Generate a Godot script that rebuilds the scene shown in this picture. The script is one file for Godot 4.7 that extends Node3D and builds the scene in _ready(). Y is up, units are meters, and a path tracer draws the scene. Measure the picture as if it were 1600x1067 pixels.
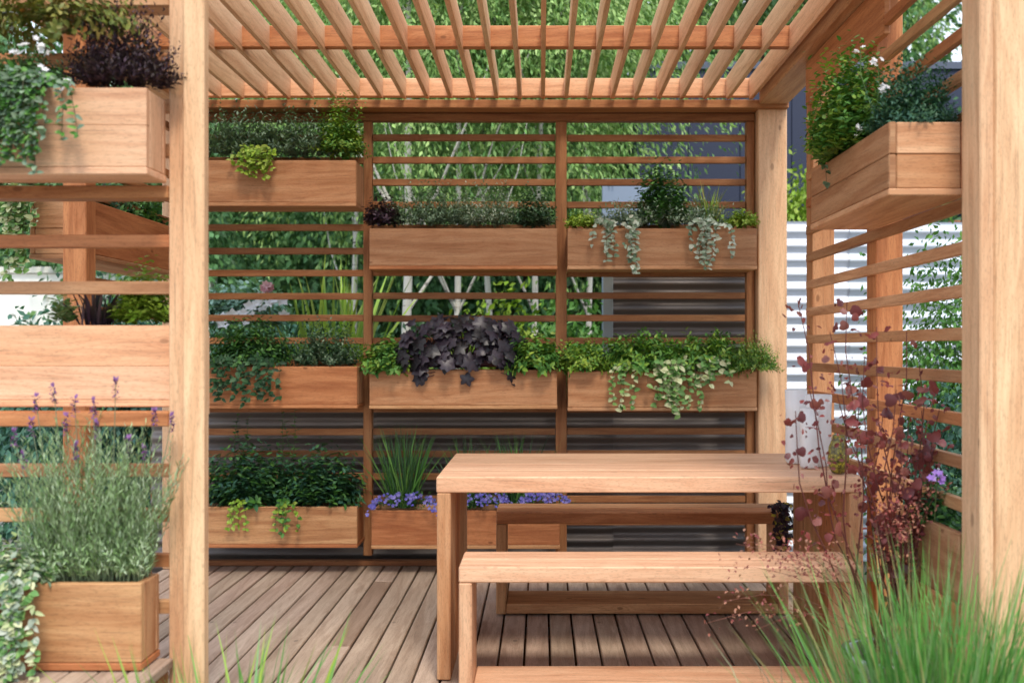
extends Node3D
# Garden pergola of cedar with slatted screens, hanging planters, a table and two benches.
# Units are metres; the camera stands at the origin, 1.22 m above the deck, and looks along -Z. "z" in the helpers is distance ahead.

const EYE := 1.22
const PITCH := 0.127          # slat spacing of every screen
var rng := RandomNumberGenerator.new()
var used := {}
var mesh_cache := {}
var cedar := []               # tinted cedar materials
var pale_cedar := []
var dark_cedar := []
var pink_cedar := []
var deck_mats := []
var leaf_mat: StandardMaterial3D
var soil_mat: StandardMaterial3D
var stem_mat: StandardMaterial3D
var grain_tex := []

# ---------------------------------------------------------------- foliage mesh collector
class Leafy:
	var v := PackedVector3Array()
	var n := PackedVector3Array()
	var c := PackedColorArray()
	var ix := PackedInt32Array()
	func leaf(p: Vector3, d: Vector3, up: Vector3, L: float, W: float, col: Color, sag := 0.12) -> void:
		var s := d.cross(up)
		if s.length_squared() < 0.0001:
			s = Vector3.RIGHT
		s = s.normalized()
		var nn := s.cross(d).normalized()
		var k := v.size()
		var m := p + d * (L * 0.45) + nn * (W * 0.14)
		v.append(p); v.append(m + s * (W * 0.5)); v.append(p + d * L - nn * (L * sag)); v.append(m - s * (W * 0.5))
		var na := (nn - s * 0.35).normalized()
		var nb := (nn + s * 0.35).normalized()
		n.append(nn); n.append(na); n.append(nn); n.append(nb)
		c.append(col); c.append(col); c.append(col); c.append(col)
		ix.append_array(PackedInt32Array([k, k + 2, k + 1, k, k + 3, k + 2]))
	func leaf6(p: Vector3, d: Vector3, up: Vector3, L: float, W: float, col: Color, sag := 0.16) -> void:
		var s := d.cross(up)
		if s.length_squared() < 0.0001:
			s = Vector3.RIGHT
		s = s.normalized()
		var nn := s.cross(d).normalized()
		var k := v.size()
		var a := p + d * (L * 0.26) + nn * (W * 0.10)
		var b := p + d * (L * 0.66) + nn * (W * 0.06 - L * sag * 0.35)
		v.append(p); v.append(a + s * (W * 0.44)); v.append(b + s * (W * 0.36)); v.append(p + d * L - nn * (L * sag)); v.append(b - s * (W * 0.36)); v.append(a - s * (W * 0.44))
		var na := (nn - s * 0.35).normalized()
		var nb := (nn + s * 0.35).normalized()
		n.append(nn); n.append(na); n.append((na + d * 0.2).normalized()); n.append((nn + d * 0.3).normalized()); n.append((nb + d * 0.2).normalized()); n.append(nb)
		for i in 6: c.append(col)
		ix.append_array(PackedInt32Array([k, k + 3, k + 2, k, k + 2, k + 1, k, k + 4, k + 3, k, k + 5, k + 4]))
	func blade(pts: PackedVector3Array, W: float, side: Vector3, col: Color, tip: Color) -> void:
		var k := v.size()
		var cnt := pts.size()
		for i in cnt:
			var t := float(i) / (cnt - 1)
			var w := W * 0.5 * (1.0 - pow(t, 2.2)) * (0.6 + 0.4 * minf(1.0, t * 4.0))
			var d := (pts[mini(i + 1, cnt - 1)] - pts[maxi(i - 1, 0)]).normalized()
			var nn := side.cross(d).normalized()
			var cc := col.lerp(tip, t)
			v.append(pts[i] - side * w + nn * w * 0.3); v.append(pts[i] + side * w + nn * w * 0.3)
			n.append((nn - side * 0.25).normalized()); n.append((nn + side * 0.25).normalized())
			c.append(cc); c.append(cc)
			if i > 0:
				var a := k + i * 2
				ix.append_array(PackedInt32Array([a - 2, a, a - 1, a - 1, a, a + 1]))
	func tube(pts: PackedVector3Array, r0: float, r1: float, col: Color, sides := 4) -> void:
		var k := v.size()
		var cnt := pts.size()
		for i in cnt:
			var d := (pts[mini(i + 1, cnt - 1)] - pts[maxi(i - 1, 0)]).normalized()
			var a := d.cross(Vector3(0.3, 0.1, 0.95)).normalized()
			if a.length_squared() < 0.01:
				a = Vector3.RIGHT
			var b := d.cross(a).normalized()
			var r := lerpf(r0, r1, float(i) / (cnt - 1))
			for j in sides:
				var t := TAU * j / sides
				var nn := a * cos(t) + b * sin(t)
				v.append(pts[i] + nn * r); n.append(nn); c.append(col)
				if i > 0:
					var q := k + i * sides + j
					var q2 := k + i * sides + (j + 1) % sides
					ix.append_array(PackedInt32Array([q - sides, q, q2, q - sides, q2, q2 - sides]))
	func build() -> ArrayMesh:
		var arr := []
		arr.resize(Mesh.ARRAY_MAX)
		arr[Mesh.ARRAY_VERTEX] = v
		arr[Mesh.ARRAY_NORMAL] = n
		arr[Mesh.ARRAY_COLOR] = c
		arr[Mesh.ARRAY_INDEX] = ix
		var am := ArrayMesh.new()
		am.add_surface_from_arrays(Mesh.PRIMITIVE_TRIANGLES, arr)
		return am

# ---------------------------------------------------------------- naming and tagging
func numbered(called: String) -> String:
	var k: int = used.get(called, 0)
	used[called] = k + 1
	return called if k == 0 else "%s_%03d" % [called, k]

func tag(o: Node3D, label: String, category: String, group := "", kind := "") -> void:
	if label: o.set_meta("label", label)
	if category: o.set_meta("category", category)
	if group: o.set_meta("group", group)
	if kind: o.set_meta("kind", kind)

func thing(called: String, label: String, category: String, at := Vector3.ZERO, group := "") -> Node3D:
	var o := Node3D.new()
	o.name = numbered(called)
	add_child(o)
	o.position = at
	tag(o, label, category, group)
	return o

func origin_of(o: Node) -> Vector3:
	var p := Vector3.ZERO
	while o != self and o is Node3D:
		p += (o as Node3D).position
		o = o.get_parent()
	return p

func put(parent: Node, called: String, mesh: Mesh, mat: Material, at := Vector3.ZERO) -> MeshInstance3D:
	var mi := MeshInstance3D.new()
	mi.name = numbered(called) if parent == self else called
	mi.mesh = mesh
	mi.material_override = mat
	mi.position = at
	parent.add_child(mi, true)
	return mi

# ---------------------------------------------------------------- boards
func box_mesh(s: Vector3, ch: float, variant: int) -> ArrayMesh:
	var key := "%.4f %.4f %.4f %.4f %d" % [s.x, s.y, s.z, ch, variant]
	if mesh_cache.has(key):
		return mesh_cache[key]
	var long := 0
	if s.y >= s.x and s.y >= s.z: long = 1
	elif s.z >= s.x and s.z >= s.y: long = 2
	var h := s * 0.5
	var vv := PackedVector3Array()
	var nn := PackedVector3Array()
	var uv := PackedVector2Array()
	var ix := PackedInt32Array()
	var off := Vector2(fmod(variant * 0.377 + s.x * 3.1 + s.y * 1.7, 1.0), fmod(variant * 0.271 + s.z * 5.3 + s.y * 2.3, 1.0))
	var faces := []
	for ax in 3:
		for sg in [-1.0, 1.0]:
			var a1 := (ax + 1) % 3
			var a2 := (ax + 2) % 3
			var q := []
			for cr in [[-1, -1], [1, -1], [1, 1], [-1, 1]]:
				var p := Vector3.ZERO
				p[ax] = sg * h[ax]
				p[a1] = cr[0] * (h[a1] - ch)
				p[a2] = cr[1] * (h[a2] - ch)
				q.append(p)
			var nrm := Vector3.ZERO
			nrm[ax] = sg
			faces.append([q, nrm])
	for ax in 3:
		var a1 := (ax + 1) % 3
		var a2 := (ax + 2) % 3
		for s1 in [-1.0, 1.0]:
			for s2 in [-1.0, 1.0]:
				var q := []
				for e in [[-1, 0], [1, 0], [1, 1], [-1, 1]]:
					var p := Vector3.ZERO
					p[ax] = e[0] * (h[ax] - ch)
					p[a1] = s1 * (h[a1] - (ch if e[1] == 1 else 0.0))
					p[a2] = s2 * (h[a2] - (0.0 if e[1] == 1 else ch))
					q.append(p)
				var nrm := Vector3.ZERO
				nrm[a1] = s1
				nrm[a2] = s2
				faces.append([q, nrm.normalized()])
	for sx in [-1.0, 1.0]:
		for sy in [-1.0, 1.0]:
			for sz in [-1.0, 1.0]:
				faces.append([[Vector3(sx * h.x, sy * (h.y - ch), sz * (h.z - ch)), Vector3(sx * (h.x - ch), sy * h.y, sz * (h.z - ch)), Vector3(sx * (h.x - ch), sy * (h.y - ch), sz * h.z)], Vector3(sx, sy, sz).normalized()])
	for f in faces:
		var q: Array = f[0]
		var nrm: Vector3 = f[1]
		var cr: Vector3 = (q[1] - q[0]).cross(q[2] - q[0])
		if cr.dot(nrm) > 0.0:      # clockwise front faces
			q.reverse()
		var k := vv.size()
		for p in q:
			vv.append(p)
			nn.append(nrm)
			var u: float = p[long]
			var w: float
			if absf(nrm[long]) > 0.8:
				u = 0.05 * p[(long + 1) % 3]
				w = p[(long + 2) % 3]
			else:
				var o1 := (long + 1) % 3
				var o2 := (long + 2) % 3
				w = p[o1] + p[o2] + (0.21 if absf(nrm[o1]) > 0.5 else 0.0)
			uv.append(Vector2(u / 2.2, w / 0.55) + off)
		ix.append_array(PackedInt32Array([k, k + 1, k + 2]))
		if q.size() == 4:
			ix.append_array(PackedInt32Array([k, k + 2, k + 3]))
	var arr := []
	arr.resize(Mesh.ARRAY_MAX)
	arr[Mesh.ARRAY_VERTEX] = vv
	arr[Mesh.ARRAY_NORMAL] = nn
	arr[Mesh.ARRAY_TEX_UV] = uv
	arr[Mesh.ARRAY_INDEX] = ix
	var am := ArrayMesh.new()
	am.add_surface_from_arrays(Mesh.PRIMITIVE_TRIANGLES, arr)
	mesh_cache[key] = am
	return am

func board(parent: Node, called: String, x0: float, x1: float, y0: float, y1: float, z0: float, z1: float, mats: Variant, ch := 0.003) -> MeshInstance3D:
	# z0, z1 are distances ahead of the camera
	var s := Vector3(absf(x1 - x0), absf(y1 - y0), absf(z1 - z0))
	var ctr := Vector3((x0 + x1) * 0.5, (y0 + y1) * 0.5, -(z0 + z1) * 0.5)
	var m: Material = mats[rng.randi() % mats.size()] if mats is Array else mats
	var mi := put(parent, called, box_mesh(s, minf(ch, minf(s.x, minf(s.y, s.z)) * 0.3), rng.randi() % 7), m)
	mi.position = ctr - (origin_of(parent) if parent != self else Vector3.ZERO)
	return mi

# ---------------------------------------------------------------- textures and materials
func lin(r: float, g: float, b: float) -> Color:
	return Color(r, g, b).linear_to_srgb()

func grain(seed_: int, light: Color, dark: Color, knots: int, w := 768, h := 384) -> ImageTexture:
	var warp := FastNoiseLite.new()
	warp.seed = seed_
	warp.frequency = 1.0
	warp.fractal_octaves = 3
	var fine := FastNoiseLite.new()
	fine.seed = seed_ + 7
	fine.frequency = 1.0
	fine.fractal_octaves = 2
	var r := RandomNumberGenerator.new()
	r.seed = seed_ + 3
	var ks := []
	for i in knots:
		ks.append([r.randf(), r.randf(), r.randf_range(0.006, 0.013)])
	var im := Image.create(w, h, false, Image.FORMAT_RGB8)
	for y in h:
		for x in w:
			var u := float(x) / w
			var v := float(y) / h
			# wrapped coordinates: circle for u keeps the tile seamless along the grain
			var cu := cos(u * TAU) * 0.55
			var su := sin(u * TAU) * 0.55
			var cv := cos(v * TAU)
			var sv := sin(v * TAU)
			var wv := warp.get_noise_3d(cu + sv * 1.1, su + cv * 1.1, 3.0) 
			var bend := 0.0
			var knot := 0.0
			for k in ks:
				var dx: float = (u - k[0]) * 2.2
				var dy: float = (v - k[1]) * 0.55
				var d := sqrt(dx * dx * 0.25 + dy * dy)
				bend += 2.4 * exp(-pow(d / (k[2] * 2.6), 2.0))
				knot = maxf(knot, 1.0 - smoothstep(k[2] * 0.5, k[2], d))
			var ring := 0.5 + 0.5 * sin((v * 9.0 + wv * 2.2) * TAU + bend * 5.0)
			ring = pow(ring, 2.0)
			var st := fine.get_noise_3d(cu * 5.0, su * 5.0, v * 95.0) * 0.5 + 0.5
			var pore := fine.get_noise_3d(cu * 22.0, su * 22.0, v * 210.0)
			var cloud := warp.get_noise_3d(cu * 0.9 + 9.0, su * 0.9 + sv * 1.5, cv * 1.5) 
			var t := clampf(0.22 * ring + 0.34 * st + 0.55 * cloud + 0.15, 0.0, 1.0)
			var col := light.lerp(dark, t)
			var blot := smoothstep(0.12, 0.42, warp.get_noise_3d(cu * 1.3 + 4.0, su * 1.3 + sv * 2.0, cv * 2.0 + 7.0))
			col = col.lerp(Color(dark.r * 0.80, dark.g * 0.74, dark.b * 0.70), blot * 0.24)
			var check := fine.get_noise_3d(cu * 1.7 + 30.0, su * 1.7, v * 120.0)
			col = col.darkened(0.13 * smoothstep(0.42, 0.60, check))
			if pore > 0.35:
				col = col.darkened(0.10)
			col = col.lerp(dark.darkened(0.35), knot * 0.5)
			im.set_pixel(x, y, col)
	return ImageTexture.create_from_image(im)

func wood(tex: Texture2D, tint: Color, rough := 0.62) -> StandardMaterial3D:
	var m := StandardMaterial3D.new()
	m.albedo_texture = tex
	m.albedo_color = tint
	m.roughness = rough
	m.metallic_specular = 0.35
	m.heightmap_enabled = true
	m.heightmap_texture = tex
	m.heightmap_scale = 0.10
	return m

func plain(c: Color, rough := 0.7, metal := 0.0) -> StandardMaterial3D:
	var m := StandardMaterial3D.new()
	m.albedo_color = c
	m.roughness = rough
	m.metallic = metal
	return m

func make_materials() -> void:
	var ga := grain(11, Color8(224, 188, 154), Color8(188, 140, 104), 4)
	var gb := grain(29, Color8(214, 176, 138), Color8(168, 120, 86), 6)
	var gc := grain(83, Color8(235, 204, 173), Color8(206, 163, 131), 3)
	grain_tex = [ga, gb, gc]
	var tints := [Color(0.92, 0.86, 0.79), Color(0.97, 0.92, 0.84), Color(0.88, 0.79, 0.70), Color(0.94, 0.80, 0.69), Color(0.80, 0.73, 0.66), Color(0.90, 0.74, 0.63), Color(0.98, 0.93, 0.88)]
	for i in tints.size():
		cedar.append(wood([ga, gb][i % 2], tints[i]))
	for t in [Color(1.0, 0.97, 0.90), Color(0.97, 0.93, 0.87), Color(1.0, 0.92, 0.84)]:
		pale_cedar.append(wood(gc, t, 0.55))
	for t in [Color(1.0, 0.94, 0.90), Color(0.95, 0.89, 0.84), Color(1.0, 0.91, 0.84)]:
		pink_cedar.append(wood(gc, t, 0.5))
	for t in [Color(0.80, 0.70, 0.60), Color(0.73, 0.63, 0.54), Color(0.86, 0.75, 0.64)]:
		dark_cedar.append(wood(gb, t))
	var gd := grain(47, Color8(196, 182, 168), Color8(158, 142, 128), 2)
	for t in [Color(1.0, 0.96, 0.92), Color(0.95, 0.90, 0.86), Color(0.97, 0.93, 0.88), Color(0.92, 0.88, 0.83), Color(0.96, 0.90, 0.86)]:
		deck_mats.append(wood(gd, t, 0.7))
	leaf_mat = StandardMaterial3D.new()
	leaf_mat.vertex_color_use_as_albedo = true
	leaf_mat.roughness = 0.5
	leaf_mat.metallic_specular = 0.4
	leaf_mat.cull_mode = BaseMaterial3D.CULL_DISABLED
	leaf_mat.backlight_enabled = true
	leaf_mat.backlight = Color(0.55, 0.6, 0.35)
	stem_mat = StandardMaterial3D.new()
	stem_mat.vertex_color_use_as_albedo = true
	stem_mat.roughness = 0.8
	soil_mat = plain(lin(0.025, 0.018, 0.013), 0.95)

# ---------------------------------------------------------------- plant generators (mesh is local to the plant's base)
const GREYGREEN := [Color(0.17, 0.25, 0.15), Color(0.12, 0.20, 0.11), Color(0.23, 0.31, 0.20), Color(0.14, 0.22, 0.15)]
const LIME := [Color(0.27, 0.40, 0.04), Color(0.20, 0.35, 0.03), Color(0.36, 0.47, 0.08)]
const GREEN := [Color(0.07, 0.20, 0.03), Color(0.10, 0.26, 0.05), Color(0.05, 0.15, 0.03), Color(0.14, 0.30, 0.06)]
const DARKGREEN := [Color(0.03, 0.09, 0.035), Color(0.045, 0.12, 0.05), Color(0.025, 0.065, 0.03), Color(0.06, 0.14, 0.06)]
const TEAL := [Color(0.04, 0.12, 0.085), Color(0.06, 0.16, 0.11), Color(0.03, 0.09, 0.07), Color(0.08, 0.19, 0.12)]
const PURPLE := [Color(0.045, 0.025, 0.04), Color(0.07, 0.035, 0.055), Color(0.03, 0.022, 0.03), Color(0.10, 0.06, 0.07)]
const REDLEAF := [Color(0.19, 0.035, 0.03), Color(0.15, 0.028, 0.024), Color(0.21, 0.05, 0.04), Color(0.10, 0.02, 0.02)]
const SILVER := [Color(0.36, 0.42, 0.33), Color(0.27, 0.35, 0.25), Color(0.48, 0.52, 0.42), Color(0.18, 0.27, 0.17)]
const CREAM := [Color(0.46, 0.52, 0.26), Color(0.17, 0.31, 0.10), Color(0.56, 0.58, 0.34), Color(0.12, 0.26, 0.07), Color(0.20, 0.36, 0.10)]
const OLIVE := [Color(0.22, 0.24, 0.05), Color(0.16, 0.19, 0.04), Color(0.30, 0.26, 0.07), Color(0.12, 0.16, 0.04)]
const LAVGREEN := [Color(0.40, 0.54, 0.30), Color(0.32, 0.47, 0.22), Color(0.52, 0.62, 0.44), Color(0.24, 0.41, 0.14)]
const GRASS := [Color(0.075, 0.28, 0.045), Color(0.05, 0.20, 0.035), Color(0.12, 0.34, 0.06), Color(0.19, 0.36, 0.14)]

func tone(pal: Array) -> Color:
	var c: Color = pal[rng.randi() % pal.size()]
	var k := rng.randf_range(0.8, 1.22)
	return Color(c.r * k, c.g * k, c.b * k)

func rdir() -> Vector3:
	var z := rng.randf_range(-1.0, 1.0)
	var a := rng.randf() * TAU
	var r := sqrt(1.0 - z * z)
	return Vector3(r * cos(a), z, r * sin(a))

# leaves set round a curving stem; grav > 0 bends it down
func sprig(L: Leafy, p: Vector3, dir: Vector3, length: float, count: int, ll: float, lw: float, pal: Array, grav: float, spread: float, stem := 0.0, stemcol := Color(0.1, 0.14, 0.05), bare := 0.15) -> Vector3:
	var d := dir.normalized()
	var step := length / count
	var ang := rng.randf() * TAU
	var pts := PackedVector3Array([p])
	var base := tone(pal)
	for i in count:
		d = (d + Vector3(rng.randf_range(-0.08, 0.08), -grav * step, rng.randf_range(-0.08, 0.08))).normalized()
		p += d * step
		pts.append(p)
		var t := float(i) / count
		if t < bare: continue
		ang += 2.4
		var a := d.cross(Vector3(0.31, 0.2, 0.93)).normalized()
		var b := d.cross(a)
		var rad := a * cos(ang) + b * sin(ang)
		var ld := (d * (1.0 - spread) + rad * spread + Vector3(0, 0.12, 0)).normalized()
		var k := (1.0 - 0.45 * t) * rng.randf_range(0.75, 1.2)
		var lc := base.lerp(tone(pal), 0.6)
		if ll > 0.025 and lw > 0.012: L.leaf6(p, ld, d + Vector3(0, 0.4, 0), ll * k, lw * k, lc)
		else: L.leaf(p, ld, d + Vector3(0, 0.4, 0), ll * k, lw * k, lc)
	if stem > 0.0:
		L.tube(pts, stem, stem * 0.5, stemcol, 3)
	return p

func bush(rx: float, ry: float, rz: float, sprigs: int, per: int, ll: float, lw: float, pal: Array, grav := 0.5, spread := 0.6, low := -0.1) -> ArrayMesh:
	var L := Leafy.new()
	for i in sprigs:
		var t := rdir()
		t.y = lerpf(low, 1.0, rng.randf())
		var h := sqrt(maxf(0.0, 1.0 - t.y * t.y))
		var a := rng.randf() * TAU
		var tgt := Vector3(cos(a) * h * rx, maxf(t.y, low) * ry, sin(a) * h * rz) * rng.randf_range(0.72, 1.12)
		var b := Vector3(tgt.x * rng.randf_range(0.2, 0.75), 0.0, tgt.z * rng.randf_range(0.2, 0.75))
		var dv := tgt - b
		sprig(L, b, dv + Vector3(0, ry * 0.25, 0), dv.length() * 1.05, per, ll, lw, pal, grav, spread)
	return L.build()

func tuft(count: int, h: float, spread: float, lean: float, w: float, pal: Array, tipmix := 0.25, base_r := 0.05) -> ArrayMesh:
	var L := Leafy.new()
	for i in count:
		var a := rng.randf() * TAU
		var rr := base_r * sqrt(rng.randf())
		var p := Vector3(cos(a) * rr, 0, sin(a) * rr * 0.8)
		var out := Vector3(cos(a), 0, sin(a)) * rng.randf_range(0.05, 1.0) * lean + Vector3(rng.randf_range(-0.22, 0.22), 0, rng.randf_range(-0.22, 0.22)) * (1.0 if rng.randf() < 0.8 else 1.8)
		var d := (Vector3.UP + out).normalized()
		var len := h * lerpf(0.42, 1.08, pow(rng.randf(), 0.8))
		var pts := PackedVector3Array([p])
		var seg := 6
		for s in seg:
			d = (d + out * 0.16 * spread + Vector3(rng.randf_range(-0.03, 0.03), -0.05 * spread * s, rng.randf_range(-0.03, 0.03))).normalized()
			p += d * len / seg
			pts.append(p)
		var col := tone(pal)
		var side := Vector3(-sin(a), 0, cos(a)).rotated(Vector3.UP, rng.randf_range(-1.2, 1.2))
		L.blade(pts, w * rng.randf_range(0.7, 1.2), side, col, col.lerp(Color(0.42, 0.45, 0.18), tipmix * rng.randf()))
	return L.build()

# vines that leave the box's edge and hang down its face; local origin on the edge, +Z towards the viewer
func trail(width: float, drop: float, vines: int, ll: float, lw: float, pal: Array, out := 0.05) -> ArrayMesh:
	var L := Leafy.new()
	for i in vines:
		var x := rng.randf_range(-0.5, 0.5) * width
		var p := Vector3(x, rng.randf_range(0.0, 0.03), rng.randf_range(-0.08, 0.0))
		var len := drop * rng.randf_range(0.35, 1.0)
		var d := Vector3(rng.randf_range(-0.25, 0.25), 0.5, 0.9).normalized()
		var pts := PackedVector3Array([p])
		var n := maxi(4, int(len / (ll * 0.42)))
		var total := len + 0.12
		for s in n:
			var step := total / n
			d = (d + Vector3(rng.randf_range(-0.25, 0.25), -9.0 * step, 0.0)).normalized()
			if p.z > out and d.y < 0.0: d = Vector3(d.x * 0.5, d.y, minf(d.z, 0.0)).normalized()
			p += d * step
			pts.append(p)
			for q in 2:
				var o := Vector3(rng.randf_range(-1, 1), rng.randf_range(-0.7, 0.25), rng.randf_range(0.1, 0.9)).normalized()
				L.leaf6(p, o, Vector3(0, 0.5, 1) + rdir() * 0.4, ll * rng.randf_range(0.6, 1.15), lw * rng.randf_range(0.6, 1.15), tone(pal))
		L.tube(pts, 0.0018, 0.001, Color(0.12, 0.12, 0.06), 3)
	return L.build()

func plant(called: String, label: String, mesh: ArrayMesh, at: Vector3, group := "") -> MeshInstance3D:
	var mi := put(self, called, mesh, leaf_mat, at)
	tag(mi, label, "plant", group)
	return mi

# pixel of the 1600-wide photograph at a distance -> metres; used only to read positions off the plan
func at(px: float, py: float, z: float) -> Vector3:
	return Vector3((px - 846.0) * z / 1555.0, EYE + (545.0 - py) * z / 1555.0, -z)

# ---------------------------------------------------------------- builders
func planter(label: String, x0: float, x1: float, y0: float, y1: float, z0: float, z1: float, mats: Array, along_x := true, seam := false) -> Node3D:
	var o := thing("planter_box", label, "planter", Vector3((x0 + x1) * 0.5, y0, -(z0 + z1) * 0.5), "cedar planter boxes")
	var t := 0.022
	var ym := lerpf(y0 + 0.02, y1, rng.randf_range(0.44, 0.54))
	var wob := func(): return rng.randf_range(-0.0015, 0.0015)
	if along_x:
		var o1: float = wob.call()
		var o2: float = wob.call()
		if seam:
			board(o, "front_board", x0, x1, y0 + 0.021, ym - 0.0004, z0 + o1, z0 + t, mats, 0.0012)
			board(o, "front_board", x0, x1, ym + 0.0004, y1, z0 + o2, z0 + t, mats, 0.0012)
		else:
			board(o, "front_board", x0, x1, y0 + 0.021, y1, z0 + o1, z0 + t, mats, 0.0025)
		board(o, "back_board", x0, x1, y0 + 0.021, y1, z1 - t, z1, mats)
		for e in [[x0, x0 + t], [x1 - t, x1]]:
			board(o, "end_board", e[0], e[1], y0 + 0.021, y1 - 0.001, z0 + t + 0.001, z1 - t - 0.001, mats)
	else:
		board(o, "side_board", x0, x0 + t, y0 + 0.021, ym - 0.001, z0, z1, mats)
		board(o, "side_board", x0 + 0.001, x0 + t, ym + 0.001, y1, z0, z1, mats)
		board(o, "side_board", x1 - t, x1, y0 + 0.021, y1, z0, z1, mats)
		for e in [[z0, z0 + t], [z1 - t, z1]]:
			board(o, "end_board", x0 + t + 0.001, x1 - t - 0.001, y0 + 0.021, ym - 0.001, e[0], e[1], mats)
			board(o, "end_board", x0 + t + 0.001, x1 - t - 0.001, ym + 0.001, y1 - 0.001, e[0], e[1], mats)
	board(o, "bottom_board", x0 - 0.002, x1 + 0.002, y0, y0 + 0.02, z0 - 0.003, z1 + 0.002, mats)
	board(o, "soil", x0 + t + 0.002, x1 - t - 0.002, y0 + 0.03, y1 - 0.025, z0 + t + 0.002, z1 - t - 0.002, soil_mat)
	return o

func bench(label: String, x0: float, x1: float, h: float, z0: float, z1: float, mats: Array) -> void:
	var o := thing("bench", label, "bench", Vector3((x0 + x1) * 0.5, 0.0, -(z0 + z1) * 0.5), "cedar benches at the table")
	var zm := (z0 + z1) * 0.5
	board(o, "seat_board", x0, x1, h - 0.055, h, z0, zm - 0.0015, mats, 0.005)
	board(o, "seat_board", x0, x1, h - 0.055, h, zm + 0.0015, z1, mats, 0.005)
	for e in [[x0, x0 + 0.045], [x1 - 0.045, x1]]:
		board(o, "leg", e[0], e[1], 0.008, h - 0.0565, z0 + 0.001, z1 - 0.001, mats, 0.004)
	board(o, "bottom_board", x0 + 0.0465, x1 - 0.0465, 0.01, 0.055, z0 + 0.002, z1 - 0.002, mats, 0.004)

func corrugated(o: Node3D, called: String, x0: float, x1: float, y0: float, y1: float, z: float, mat: Material, pitch := 0.076, amp := 0.012) -> void:
	var v := PackedVector3Array()
	var n := PackedVector3Array()
	var ix := PackedInt32Array()
	var cnt := int((y1 - y0) / pitch * 10.0)
	for i in cnt + 1:
		var y := lerpf(y0, y1, float(i) / cnt)
		var ph := (y - y0) / pitch * TAU
		var nn := Vector3(0, amp * TAU / pitch * sin(ph), 1).normalized()
		for x in [x0, x1]:
			v.append(Vector3(x, y, -z + amp * cos(ph)) - o.position)
			n.append(nn)
		if i > 0:
			var k := i * 2
			ix.append_array(PackedInt32Array([k - 2, k, k - 1, k - 1, k, k + 1]))
	var arr := []
	arr.resize(Mesh.ARRAY_MAX)
	arr[Mesh.ARRAY_VERTEX] = v
	arr[Mesh.ARRAY_NORMAL] = n
	arr[Mesh.ARRAY_INDEX] = ix
	var am := ArrayMesh.new()
	am.add_surface_from_arrays(Mesh.PRIMITIVE_TRIANGLES, arr)
	put(o, called, am, mat)

func lathe(profile: Array, seg := 28) -> ArrayMesh:
	var st := SurfaceTool.new()
	st.begin(Mesh.PRIMITIVE_TRIANGLES)
	st.set_smooth_group(0)
	for i in profile.size() - 1:
		for j in seg:
			var a0 := TAU * j / seg
			var a1 := TAU * (j + 1) / seg
			var p: Vector2 = profile[i]
			var q: Vector2 = profile[i + 1]
			var A := Vector3(p.x * cos(a0), p.y, p.x * sin(a0))
			var B := Vector3(p.x * cos(a1), p.y, p.x * sin(a1))
			var C := Vector3(q.x * cos(a1), q.y, q.x * sin(a1))
			var D := Vector3(q.x * cos(a0), q.y, q.x * sin(a0))
			for t in [A, B, C, A, C, D]:
				st.add_vertex(t)
	st.index()
	st.generate_normals()
	return st.commit()

# ---------------------------------------------------------------- background trees
func crown_mesh(rx: float, ry: float, rz: float, clumps: int, per: int, ll: float, lw: float, pal: Array) -> ArrayMesh:
	var L := Leafy.new()
	for i in clumps:
		var q := rdir() * pow(rng.randf(), 0.45)
		var ctr := Vector3(q.x * rx, q.y * ry, q.z * rz) * rng.randf_range(0.8, 1.1)
		var d := (Vector3(q.x, q.y * 0.5 - 0.25, q.z) + rdir() * 0.5).normalized()
		var base := tone(pal)
		var len := rng.randf_range(0.25, 0.6)
		for k in per:
			var t := rng.randf()
			var p := ctr + d * (t - 0.5) * len + rdir() * (0.06 + 0.16 * rng.randf()) + Vector3(0, -0.35 * t * t * len, 0)
			var ld := (d * 0.8 + rdir() * 0.7 + Vector3(0, -0.8, 0)).normalized()
			L.leaf(p, ld, rdir() + Vector3(0, 0.6, 0.3), ll * rng.randf_range(0.6, 1.2), lw * rng.randf_range(0.6, 1.2), base.lerp(tone(pal), 0.3))
	return L.build()

func trunk_mesh(h: float, r: float, lean: float, col: Color, limbs: int) -> ArrayMesh:
	var L := Leafy.new()
	var pts := PackedVector3Array()
	var x := 0.0
	var z := 0.0
	for i in 9:
		pts.append(Vector3(x, h * i / 8.0, z))
		x += lean * h / 8.0 + rng.randf_range(-0.03, 0.03)
		z += rng.randf_range(-0.03, 0.03)
	L.tube(pts, r, r * 0.35, col, 8)
	for i in limbs:
		var k := rng.randi_range(3, 7)
		var p: Vector3 = pts[k]
		var a := rng.randf() * TAU
		var d := Vector3(cos(a) * 0.7, 1.0, sin(a) * 0.7).normalized()
		var b := PackedVector3Array([p])
		for s in 4:
			d = (d + Vector3(rng.randf_range(-0.15, 0.15), 0.1, rng.randf_range(-0.15, 0.15))).normalized()
			p += d * h * 0.09
			b.append(p)
		L.tube(b, r * 0.35, r * 0.1, col, 5)
	return L.build()

var crowns := {}
func tree(called: String, label: String, pos: Vector3, kind: String, trunk_h: float, trunk_r: float, crown_y: float, sc: float, bark: Material, lean := 0.0, group := "trees behind the pergola") -> void:
	var o := thing(called, label, "tree", pos, group)
	put(o, "trunk", trunk_mesh(trunk_h, trunk_r, lean, Color(1, 1, 1), 6), bark)
	var list: Array = crowns[kind]
	var c := put(o, "crown", list[rng.randi() % list.size()], leaf_mat, Vector3(lean * crown_y, crown_y, 0))
	c.scale = Vector3(sc, sc * rng.randf_range(0.92, 1.1), sc)
	c.rotation.y = rng.randf() * TAU

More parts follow.
